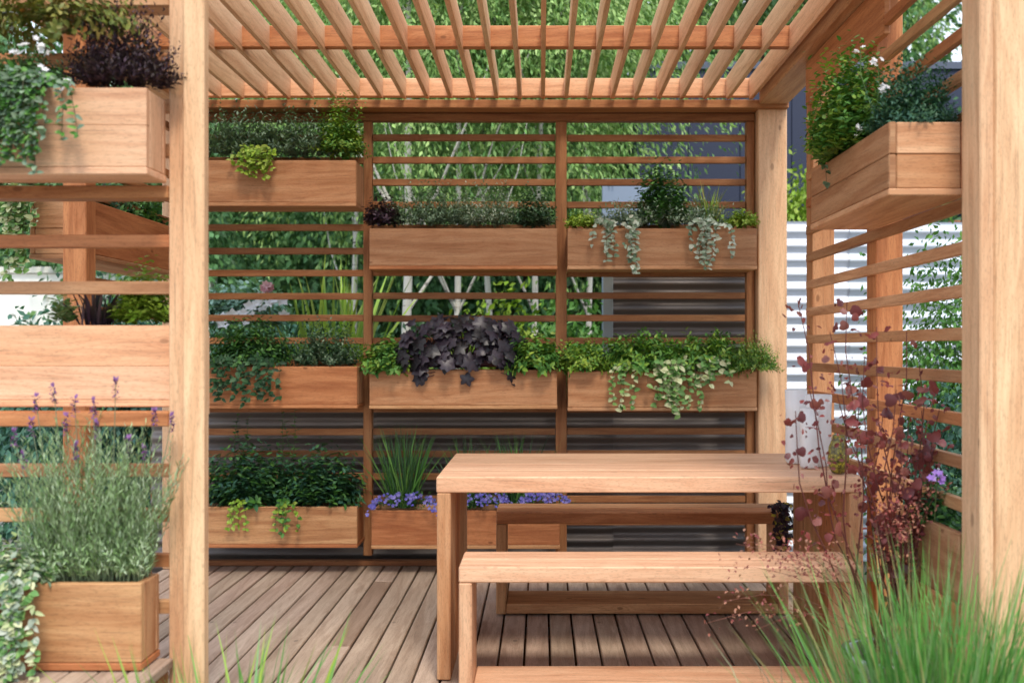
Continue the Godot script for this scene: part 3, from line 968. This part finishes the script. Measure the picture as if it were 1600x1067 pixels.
func build_plants() -> void:
	var zb := 5.45
	var zf := 5.34
	var herbs := "herbs and foliage in the back wall planters"
	# --- high planter, left bay
	plant("sage_plant", "grey green sage filling the left of the highest back planter", bush(0.32, 0.27, 0.12, 210, 11, 0.045, 0.018, GREYGREEN, 0.6, 0.6), at(365, 246, zb), herbs)
	plant("sage_plant", "grey green sage right of the lime creeper in the highest back planter", bush(0.28, 0.27, 0.12, 210, 11, 0.042, 0.018, GREYGREEN, 0.6, 0.6), at(462, 246, zb), herbs)
	plant("creeping_plant", "lime creeper spilling over the middle of the highest back planter", trail(0.16, 0.10, 34, 0.034, 0.026, LIME, 0.04), at(402, 240, zf), herbs)
	plant("parsley_plant", "rounded bright green plant at the right end of the highest back planter", bush(0.14, 0.30, 0.12, 230, 11, 0.036, 0.02, GREEN + LIME, 0.7, 0.7, -0.25), at(533, 240, 5.42), herbs)
	# --- second row, middle bay
	plant("purple_basil", "dark purple plant at the left end of the second row", bush(0.11, 0.17, 0.10, 108, 10, 0.04, 0.024, PURPLE, 0.5, 0.7), at(598, 352, zb), herbs)
	plant("thyme_plant", "grey green thyme left of centre in the middle bay planter", bush(0.25, 0.25, 0.13, 240, 12, 0.03, 0.014, GREYGREEN, 0.4, 0.6), at(672, 354, zb), herbs)
	plant("curry_plant", "silvery grey herb right of centre in the middle bay planter", bush(0.22, 0.26, 0.13, 220, 12, 0.032, 0.013, GREYGREEN + SILVER, 0.4, 0.6), at(757, 354, zb), herbs)
	plant("oregano_plant", "dark green oregano at the right end of the middle bay planter", bush(0.14, 0.22, 0.11, 150, 10, 0.035, 0.022, DARKGREEN + GREYGREEN, 0.5, 0.7), at(832, 354, zb), herbs)
	# --- second row, right bay
	plant("sedum_clump", "low lime mound at the left end of the right bay planter", bush(0.095, 0.085, 0.09, 108, 8, 0.03, 0.018, LIME, 0.4, 0.7), at(908, 356, 5.40), herbs)
	plant("silver_ivy", "silver ivy trailing down the left of the right bay planter", trail(0.24, 0.20, 9, 0.034, 0.028, SILVER, 0.03), at(965, 352, zf), herbs)
	plant("silver_ivy", "silver ivy trailing down the right of the right bay planter", trail(0.15, 0.26, 8, 0.034, 0.028, SILVER, 0.03), at(1115, 352, zf), herbs)
	plant("artemisia", "low silver grey foliage across the right bay planter", bush(0.44, 0.15, 0.11, 380, 9, 0.036, 0.014, SILVER + GREYGREEN, 0.6, 0.6), at(1035, 354, zb), herbs)
	plant("mint_plant", "tall dark green leafy plant rising above the right bay planter", bush(0.17, 0.36, 0.12, 198, 12, 0.05, 0.032, DARKGREEN + GREEN, 0.3, 0.75), at(1035, 352, 5.47), herbs)
	plant("golden_grass", "small yellow green upright tuft near the right end of the second row", tuft(40, 0.24, 0.7, 0.3, 0.012, LIME + OLIVE, 0.4, 0.04), at(1110, 352, 5.48), herbs)
	plant("sedum_clump", "lime mound at the right end of the second row beside the post", bush(0.10, 0.09, 0.09, 108, 8, 0.03, 0.018, LIME, 0.4, 0.7), at(1160, 354, 5.40), herbs)
	# --- third row, left bay
	plant("trailing_rosemary", "dark trailing plant hanging over the left of the third row", bush(0.25, 0.25, 0.12, 234, 12, 0.045, 0.026, DARKGREEN + GREEN, 0.9, 0.7, -0.35), at(392, 566, 5.42), herbs)
	plant("dark_ivy", "dark ivy hanging on the front of the left third row planter", trail(0.42, 0.20, 20, 0.042, 0.030, DARKGREEN, 0.03), at(385, 568, zf), herbs)
	plant("germander", "dull green bushy plant right of the dark trailing plant", bush(0.22, 0.25, 0.12, 216, 12, 0.035, 0.017, GREYGREEN + DARKGREEN, 0.5, 0.6, -0.15), at(510, 574, 5.44), herbs)
	# --- third row, middle bay
	plant("strawberry_plant", "bright green plant left of the black leaved plant", bush(0.17, 0.17, 0.14, 190, 9, 0.052, 0.032, GREEN + LIME + GREEN, 0.9, 0.75, -0.3), at(610, 578, 5.40), herbs)
	plant("strawberry_plant", "bright green plant right of the black leaved plant", bush(0.19, 0.18, 0.14, 210, 9, 0.052, 0.032, GREEN + LIME + GREEN, 0.9, 0.75, -0.3), at(832, 576, 5.40), herbs)
	heuchera("black_leaved_plant", "large plant with lobed black purple leaves in the middle of the wall", at(720, 572, 5.42), 0.38, 0.28, 0.15, 170)
	# --- third row, right bay
	plant("golden_oregano", "lime green plant across the middle stile in the third row", bush(0.16, 0.17, 0.14, 230, 10, 0.036, 0.024, LIME + LIME + GREEN, 0.7, 0.7, -0.25), at(912, 578, 5.40), herbs)
	plant("fern_plant", "deep green leafy plant left of centre in the third row right bay", bush(0.24, 0.20, 0.15, 260, 11, 0.055, 0.026, GREEN + GREEN + LIME, 0.8, 0.65, -0.3), at(1000, 576, 5.42), herbs)
	plant("fern_plant", "deep green leafy plant right of centre in the third row right bay", bush(0.24, 0.20, 0.15, 260, 11, 0.055, 0.026, GREEN + GREEN + LIME, 0.8, 0.65, -0.3), at(1100, 576, 5.42), herbs)
	plant("variegated_vine", "cream edged vine hanging lowest from the third row", trail(0.20, 0.24, 15, 0.042, 0.034, CREAM, 0.035), at(1042, 572, zf), herbs)
	plant("variegated_vine", "short cream edged vine left of the longest one in the third row", trail(0.08, 0.22, 4, 0.038, 0.028, CREAM, 0.035), at(968, 574, zf), herbs)
	plant("variegated_vine", "cream edged clump right of the longest vine in the third row", trail(0.18, 0.09, 11, 0.04, 0.032, CREAM, 0.04), at(1115, 566, zf), herbs)
	plant("feathery_plant", "pale green feathery plant at the right end of the third row", bush(0.15, 0.18, 0.12, 380, 12, 0.028, 0.010, LIME + GREEN + [Color(0.34, 0.44, 0.16)], 0.7, 0.6, -0.25), at(1175, 578, 5.38), herbs)
	# --- lowest row, left bay
	plant("leafy_greens", "dark teal leafy mass filling the left of the lowest row", bush(0.31, 0.34, 0.14, 280, 10, 0.062, 0.034, TEAL + DARKGREEN + GREEN, 0.7, 0.75), at(390, 790, zb), herbs)
	plant("leafy_greens", "dark teal leafy mass at the right of the lowest left planter", bush(0.27, 0.33, 0.14, 260, 10, 0.062, 0.034, TEAL + DARKGREEN + GREEN, 0.7, 0.75), at(500, 792, zb), herbs)
	var tl := Leafy.new()
	for x in [-0.16, 0.12]:
		for j in 3:
			sprig(tl, Vector3(x + rng.randf_range(-0.02, 0.02), 0, 0), Vector3(rng.randf_range(-0.1, 0.1), 1, 0), rng.randf_range(0.46, 0.58), 24, 0.055, 0.034, GREEN + TEAL, 0.0, 0.8, 0.003)
	plant("climbing_plant", "two thin leafy stems climbing above the lowest left planter", tl.build(), at(418, 790, 5.5), herbs)
	plant("creeping_plant", "small lime sprig hanging from the left of the lowest row", trail(0.06, 0.10, 6, 0.032, 0.022, LIME, 0.02), at(368, 792, zf), herbs)
	plant("creeping_plant", "bright green sprig hanging under the climbing stem in the lowest row", trail(0.08, 0.10, 9, 0.034, 0.026, LIME + GREEN, 0.02), at(447, 790, zf), herbs)
	# --- lowest row, middle bay
	plant("chives_clump", "taller chives clump at the left of the lowest middle planter", tuft(190, 0.45, 0.35, 0.24, 0.009, GREEN + DARKGREEN, 0.05, 0.07), at(630, 792, zb), herbs)
	plant("chives_clump", "shorter chives clump behind the table corner", tuft(130, 0.40, 0.4, 0.35, 0.009, GREEN + DARKGREEN, 0.05, 0.08), at(735, 792, zb), herbs)
	plant("chives_clump", "chives clump at the right of the lowest middle planter", tuft(130, 0.42, 0.4, 0.35, 0.009, GREEN + DARKGREEN, 0.05, 0.08), at(808, 792, zb), herbs)
	lobelia("blue flowering edging at the left of the lowest middle planter", at(632, 792, 5.38), 0.19)
	lobelia("blue flowering edging seen between the table legs", at(758, 792, 5.38), 0.16)
	lobelia("blue flowering edging at the right end of the lowest middle planter", at(850, 790, 5.38), 0.15)

	# --- front left screen
	var fl := "plants on the front left screen"
	plant("purple_bush", "purple brown bushy plant in the upper front left planter", bush(0.165, 0.23, 0.09, 342, 14, 0.026, 0.010, PURPLE + PURPLE + [Color(0.12, 0.09, 0.07)], 0.1, 0.55), at(192, 140, 2.68), fl)
	plant("trailing_herb", "green trailing herb over the left end of the upper planter", trail(0.24, 0.22, 90, 0.024, 0.016, GREEN + GREYGREEN, 0.06), at(18, 135, 2.61), fl)
	plant("trailing_herb", "green bushy herb above the trailing one at the upper left", bush(0.15, 0.11, 0.07, 162, 11, 0.022, 0.014, GREEN + GREYGREEN, 0.4, 0.7), at(30, 138, 2.68), fl)
	plant("climbing_rose", "olive and rust climbing foliage across the top left corner", bush(0.24, 0.17, 0.10, 216, 10, 0.03, 0.018, OLIVE + OLIVE + [Color(0.28, 0.11, 0.03)], 0.6, 0.75, -0.5), at(85, 45, 2.66), fl)
	white_flowers("white flowers, some added in place of bright sky, between the climber and the herb at the upper left", [at(15, 28, 2.64), at(22, 75, 2.62), at(38, 78, 2.62), at(55, 68, 2.61), at(72, 76, 2.62), at(98, 132, 2.60), at(62, 112, 2.6), at(10, 40, 2.63)])  # part of these blossoms stand in for bright sky showing through
	plant("lime_plant", "lime green bushy plant in the middle front left planter", bush(0.10, 0.18, 0.08, 190, 10, 0.03, 0.022, LIME, 0.3, 0.75), at(226, 506, 2.9), fl)
	plant("variegated_sprig", "cream and green sprig beside the dark plant in the middle front left planter", bush(0.03, 0.13, 0.03, 18, 9, 0.036, 0.022, CREAM, 0.1, 0.7), at(98, 506, 2.88), fl)
	plant("dark_sedge", "dark purple strap leaved plant in the middle front left planter", tuft(50, 0.16, 1.0, 0.7, 0.012, PURPLE, 0.1, 0.05), at(150, 508, 2.9), fl)
	lavender("silver green lavender bush with purple flower spikes at the lower left", at(150, 905, 2.685))
	plant("variegated_ivy", "pale variegated ivy spilling over the left end of the lowest front planter", trail(0.20, 0.34, 46, 0.027, 0.021, SILVER + CREAM, 0.07), at(-8, 908, 2.62), fl)
	plant("variegated_ivy", "pale variegated mound above the ivy at the lower left", bush(0.15, 0.13, 0.09, 190, 9, 0.030, 0.022, SILVER + CREAM, 0.6, 0.7), at(14, 912, 2.66), fl)
	plant("variegated_ivy", "cream ivy hanging at the left end of the left side planter", trail(0.12, 0.33, 18, 0.036, 0.03, CREAM, 0.04), Vector3(-2.17, 1.86, -4.16), fl)
	plant("fern_plant", "dark green plant inside the left side planter", bush(0.12, 0.2, 0.4, 144, 10, 0.05, 0.024, GREEN + DARKGREEN, 0.7, 0.65), Vector3(-2.03, 1.82, -4.85), fl)

	# --- right screen
	var fr := "plants on the right screen"
	plant("trailing_geranium", "light green leafy plant spilling from the front of the high right planter", bush(0.15, 0.37, 0.26, 560, 12, 0.038, 0.022, GREEN + LIME + GREEN, 0.3, 0.7, 0.0), Vector3(1.04, 1.855, -3.34), fr)
	plant("trailing_geranium", "light green foliage hanging at the far end of the high right planter", trail(0.16, 0.09, 9, 0.03, 0.022, GREEN + GREYGREEN, 0.04), Vector3(1.06, 1.87, -3.50), fr)
	plant("blue_green_bush", "dense blue green bush at the near end of the high right planter", bush(0.14, 0.23, 0.16, 420, 12, 0.03, 0.012, TEAL + DARKGREEN, 0.3, 0.6), Vector3(1.115, 1.855, -3.0), fr)
	white_flowers("small white flowers in the high right planter", [at(1372, 98, 3.0), at(1345, 78, 3.05), at(1385, 140, 2.98), at(1340, 205, 3.1)])
	plant("violet_plant", "dark green plant with violet flowers in the low right planter", bush(0.09, 0.17, 0.12, 126, 9, 0.035, 0.022, DARKGREEN + GREEN, 0.5, 0.7), Vector3(1.26, 0.665, -3.12), fr)
	violets("single violet bloom among the red leaves by the right post", [at(1466, 738, 2.86), at(1458, 748, 2.85), at(1472, 750, 2.86)])
	plant("dark_trailing_plant", "small black leaved plant with a yellow tip drooping over the far bench end", trail(0.08, 0.13, 14, 0.032, 0.022, PURPLE + PURPLE + [Color(0.5, 0.42, 0.06)], 0.02), Vector3(1.08, 0.49, -4.535), "")
	red_shrub()
	# --- foreground grasses
	plant("tall_grass", "dense clump of long green grass at the lower right", tuft(1000, 0.90, 0.45, 0.12, 0.010, GRASS + GRASS + [Color(0.34, 0.32, 0.13)], 0.25, 0.12), Vector3(0.95, -0.16, -2.40), "ornamental grasses in the foreground")
	plant("tall_grass", "second clump of green grass against the right front post", tuft(480, 0.80, 0.7, 0.26, 0.010, GRASS + [Color(0.36, 0.33, 0.14)], 0.35, 0.15), Vector3(1.12, -0.16, -2.44), "ornamental grasses in the foreground")
	plant("blue_grass", "low blue green wispy grass left of the tall clump", tuft(240, 0.70, 1.6, 0.7, 0.006, TEAL + GREYGREEN + [Color(0.30, 0.36, 0.24)], 0.5, 0.12), Vector3(0.66, -0.16, -2.42), "ornamental grasses in the foreground")
	plant("tall_grass", "small bright grass clump at the foot of the slim left post", tuft(260, 0.68, 0.6, 0.28, 0.018, GRASS + LIME, 0.3, 0.14), Vector3(-0.78, -0.16, -2.45), "ornamental grasses in the foreground")

func heuchera(called: String, label: String, pos: Vector3, rx: float, ry: float, rz: float, count: int) -> void:
	var o := thing(called, label, "plant", pos)
	var meshes := [lobed_leaf(0.046, 5, 0.26), lobed_leaf(0.038, 5, 0.3), lobed_leaf(0.053, 7, 0.24)]
	var mats := []
	for c in [lin(0.016, 0.011, 0.018), lin(0.024, 0.016, 0.025), lin(0.036, 0.026, 0.038), lin(0.011, 0.009, 0.011)]:
		var m := plain(c, 0.42)
		m.cull_mode = BaseMaterial3D.CULL_DISABLED
		mats.append(m)
	var L := Leafy.new()
	for i in count:
		var a := rng.randf_range(-0.35, PI + 0.35)
		var t := rng.randf_range(-0.02, 1.0) if i % 16 else rng.randf_range(-0.26, -0.1)
		var h := sqrt(maxf(0.05, 1.0 - t * t)) * rng.randf_range(0.72, 1.08)
		var p := Vector3(cos(a) * h * rx, t * ry, sin(a) * h * rz)
		if i % 5 < 2:
			p = Vector3(rng.randf_range(-0.85, 0.85) * rx, rng.randf_range(0.0, 0.85) * ry, rz * rng.randf_range(0.55, 1.0))
		elif t < 0.0 and p.z < 0.05:
			p.z = 0.10 + rng.randf() * 0.04
			p.x = p.x * 0.4 - 0.08
		var lf := put(o, "leaf", meshes[i % 3], mats[rng.randi() % mats.size()])
		lf.transform = Transform3D(facing(Vector3(p.x * 2.0, 0.35 + p.y, 0.35 + absf(p.z) * 3.0) + rdir() * 0.35, rng.randf() * TAU).scaled(Vector3.ONE * rng.randf_range(0.8, 1.2)), p)
		L.tube(PackedVector3Array([Vector3(p.x * 0.15, -0.01, p.z * 0.15), Vector3(p.x * 0.7, p.y * 0.75, p.z * 0.7), p]), 0.003, 0.002, Color(0.08, 0.03, 0.04), 3)
	put(o, "stems", L.build(), stem_mat)

func lobelia(label: String, pos: Vector3, rx: float) -> void:
	var o := thing("lobelia", label, "plant", pos, "blue flowers in the lowest row")
	put(o, "foliage", bush(rx, 0.09, 0.08, 70, 8, 0.024, 0.010, GREEN + DARKGREEN, 0.8, 0.6, -0.2), leaf_mat)
	var L := Leafy.new()
	for i in 190:
		var p := Vector3(rng.randf_range(-1, 1) * rx, 0, rng.randf_range(-0.02, 0.11))
		p.y = 0.062 * (1.0 - pow(absf(p.x / rx), 4.0)) - maxf(0.0, p.z - 0.07) * 0.8 + rng.randf_range(-0.018, 0.014)
		if sin(p.x * 60.0 + rx * 90.0) + rng.randf_range(-0.6, 0.9) < -0.55: continue
		flowers(L, p, rng.randf_range(0.007, 0.013), [Color(0.11, 0.10, 0.42), Color(0.17, 0.15, 0.50), Color(0.25, 0.22, 0.56)][rng.randi() % 3])
	put(o, "blossom", L.build(), leaf_mat)

func white_flowers(label: String, spots: Array, size := 0.014) -> void:
	var o := thing("white_flowers", label, "flowers", spots[0])
	var L := Leafy.new()
	var S := Leafy.new()
	for s in spots:
		for j in 4:
			flowers(L, s - spots[0] + rdir() * size, size * rng.randf_range(0.6, 0.95), Color(0.82, 0.80, 0.84))
		S.tube(PackedVector3Array([s - spots[0], (s - spots[0]) * 0.8 + Vector3(rng.randf_range(-0.02, 0.02), -0.06, -0.02), Vector3(0.01, -0.16, -0.05)]), 0.0018, 0.0018, Color(0.10, 0.18, 0.05), 3)
	put(o, "blossom", L.build(), leaf_mat)
	put(o, "stems", S.build(), stem_mat)

func pink_flower(label: String, pos: Vector3) -> void:
	var o := thing("pink_flower", label, "flower", pos)
	var L := Leafy.new()
	for j in 9:
		flowers(L, rdir() * 0.018, 0.032, [Color(0.62, 0.30, 0.34), Color(0.72, 0.42, 0.44)][j % 2], 6)
	put(o, "blossom", L.build(), leaf_mat)
	var S := Leafy.new()
	S.tube(PackedVector3Array([Vector3(0, 0, -0.01), Vector3(0.01, -0.2, -0.04), Vector3(0.03, -0.42, -0.06)]), 0.005, 0.005, Color(0.1, 0.16, 0.05), 4)
	put(o, "stem", S.build(), stem_mat)

func violets(label: String, spots: Array) -> void:
	var o := thing("violet_flower", label, "flower", spots[0])
	var L := Leafy.new()
	for s in spots:
		for j in 3:
			flowers(L, s - spots[0] + rdir() * 0.006, 0.012, [Color(0.30, 0.16, 0.52), Color(0.38, 0.27, 0.60)][j % 2])
	put(o, "blossom", L.build(), leaf_mat)
	var S := Leafy.new()
	S.tube(PackedVector3Array([Vector3.ZERO, Vector3(0.01, -0.08, -0.04), Vector3(0.03, -0.16, -0.10)]), 0.002, 0.002, Color(0.1, 0.16, 0.05), 3)
	put(o, "stem", S.build(), stem_mat)

func lavender(label: String, pos: Vector3) -> void:
	var o := thing("lavender_bush", label, "plant", pos)
	var L := Leafy.new()
	var F := Leafy.new()
	for i in 340:
		var x := rng.randf_range(-1.0, 1.0)
		var lean := Vector3(x * 0.24 + rng.randf_range(-0.10, 0.10), 1.0, rng.randf_range(-0.25, 0.25))
		lean.x += 0.12 * sin(i * 0.7)
		if lean.x > 0.0: lean.x *= 0.5
		var b := Vector3(x * 0.13, -0.02, rng.randf_range(-0.035, 0.035))
		var h := 0.41 * (1.0 - 0.25 * x * x) * lerpf(0.45, 1.18, pow(rng.randf(), 1.3))
		sprig(L, b, lean, h, int(h / 0.011), 0.036, 0.0055, LAVGREEN, -0.1, 0.34, 0.0012, Color(0.2, 0.26, 0.14), 0.05)
	# leafy low fill
	for i in 90:
		sprig(L, Vector3(rng.randf_range(-0.17, 0.15), 0.0, rng.randf_range(-0.03, 0.05)), Vector3(rng.randf_range(-0.6, 0.6), 0.8, rng.randf_range(0.0, 0.5)), 0.12, 12, 0.026, 0.006, LAVGREEN, 0.5, 0.6)
	put(o, "foliage", L.build(), leaf_mat)
	# flower stalks with purple spikes, each a part of its own
	var tops := [[55, 625], [83, 610], [116, 628], [145, 632], [180, 600], [102, 655], [48, 662], [241, 648], [268, 655], [20, 680], [200, 690], [118, 700], [225, 705], [35, 715], [150, 665]]
	for t in tops:
		var tip: Vector3 = at(t[0], t[1], 2.66 + rng.randf_range(-0.03, 0.03)) - pos
		var S := Leafy.new()
		var foot := Vector3(tip.x * 0.45, 0.05, tip.z * 0.3)
		var mid := foot.lerp(tip, 0.55) + Vector3(tip.x * 0.08, 0, 0)
		S.tube(PackedVector3Array([foot, mid, tip]), 0.0014, 0.001, Color(0.22, 0.27, 0.16), 4)
		for j in 34:
			var q := rng.randf()
			var p := tip + Vector3(0, -0.045 * q + 0.01, 0) + rdir() * 0.005
			S.leaf(p, (rdir() + Vector3(0, 0.5, 0)).normalized(), Vector3(0, 1, 0.2), 0.011, 0.006, [Color(0.16, 0.06, 0.20), Color(0.24, 0.10, 0.28), Color(0.11, 0.04, 0.14)][rng.randi() % 3])
		for j in 3:
			S.leaf(tip + Vector3(0, 0.008, 0), Vector3(rng.randf_range(-0.7, 0.7), 1, rng.randf_range(-0.4, 0.4)).normalized(), Vector3(0, 0.2, 1), 0.016, 0.007, Color(0.30, 0.14, 0.36))
		put(o, "flower_spike", S.build(), leaf_mat)

func red_shrub() -> void:
	var base := Vector3(1.13, 0.21, -3.20)
	var o := thing("red_shrub", "open shrub with dark red round leaves at the right end of the table", "shrub", base)
	var meshes := [lobed_leaf(0.019, 2, 0.22, 0.10), lobed_leaf(0.014, 2, 0.26, 0.14), lobed_leaf(0.023, 3, 0.24, 0.08)]
	var mats := []
	for c in [lin(0.13, 0.022, 0.024), lin(0.18, 0.04, 0.036), lin(0.075, 0.016, 0.02), lin(0.20, 0.07, 0.055)]:
		var m := plain(c, 0.5)
		m.cull_mode = BaseMaterial3D.CULL_DISABLED
		m.backlight_enabled = true
		m.backlight = Color(0.5, 0.25, 0.2)
		mats.append(m)
	var tips := [[1258, 610], [1412, 520], [1478, 640], [1450, 700], [1240, 470], [1232, 640], [1330, 470], [1350, 560], [1320, 620], [1395, 610], [1440, 570], [1450, 640], [1400, 690], [1372, 640], [1430, 720], [1480, 700], [1410, 760], [1395, 790], [1460, 790], [1365, 510], [1300, 520], [1420, 800], [1390, 740], [1415, 660], [1465, 600], [1340, 590], [1440, 755]]
	var count := 0
	for t in tips:
		var tip: Vector3 = at(t[0], t[1], rng.randf_range(2.95, 3.3)) - base
		var L := Leafy.new()
		var pts := PackedVector3Array()
		var foot := Vector3(rng.randf_range(-0.10, 0.10), 0, rng.randf_range(-0.08, 0.08))
		for i in 9:
			var q := i / 8.0
			pts.append(Vector3(lerpf(foot.x, tip.x, pow(q, 0.8)) + 0.02 * sin(q * 9.0 + tip.x * 20.0), lerpf(foot.y, tip.y, pow(q, 1.1)), lerpf(foot.z, tip.z, q)) + rdir() * 0.006)
		L.tube(pts, 0.004, 0.0014, Color(0.16, 0.05, 0.04), 5)
		for j in 34:
			var qf := (1.0 - 0.55 * rng.randf()) * 7.9
			var pp: Vector3 = pts[int(qf)].lerp(pts[int(qf) + 1], fmod(qf, 1.0)) + rdir() * 0.05
			var dd := rdir()
			L.leaf6(pp, dd, Vector3(0, 0.6, 0.8) + rdir() * 0.6, rng.randf_range(0.012, 0.026), rng.randf_range(0.008, 0.016), tone(REDLEAF + [Color(0.20, 0.07, 0.06)]))
		var b := put(o, "branch", L.build(), leaf_mat)
		for i in 9:
			if count >= 290: break
			var q := 1.0 - 0.55 * pow(rng.randf(), 1.4)
			var f := q * 8.0
			var p: Vector3 = pts[int(f) if f < 8.0 else 8].lerp(pts[mini(int(f) + 1, 8)], fmod(f, 1.0)) + rdir() * 0.03
			var lf := put(b, "leaf", meshes[count % 3], mats[rng.randi() % mats.size()])
			lf.transform = Transform3D(facing(Vector3(0, 0.5, 0.7) + rdir() * 0.9, rng.randf() * TAU).scaled(Vector3.ONE * rng.randf_range(0.7, 1.12)), p)
			count += 1
	# fine rusty seed sprays leaning left over the bench
	var S := Leafy.new()
	for t in [[1125, 885], [1150, 850], [1190, 870], [1215, 880], [1240, 860], [1180, 985], [1130, 940], [1100, 975], [1235, 900], [1200, 850], [1165, 845], [1405, 730], [1440, 775], [1395, 790], [1470, 760], [1425, 820], [1385, 770], [1280, 850], [1260, 870]]:
		var tip: Vector3 = at(t[0], t[1], rng.randf_range(2.75, 2.95)) - base
		var pts := PackedVector3Array()
		for i in 6:
			var q := i / 5.0
			pts.append(Vector3(tip.x * q, tip.y * q + 0.10 * sin(q * PI), tip.z * q))
		S.tube(pts, 0.0016, 0.0008, Color(0.22, 0.09, 0.06), 3)
		for j in 34:
			var q := rng.randf_range(0.62, 1.0)
			var p := pts[0].lerp(tip, q) + Vector3(0, 0.10 * sin(q * PI), 0) + rdir() * 0.03
			S.leaf(p, rdir(), Vector3(0, 1, 0.3), 0.014, 0.008, tone([Color(0.30, 0.10, 0.07), Color(0.22, 0.05, 0.05), Color(0.36, 0.17, 0.11)]))
	put(o, "seed_sprays", S.build(), leaf_mat)
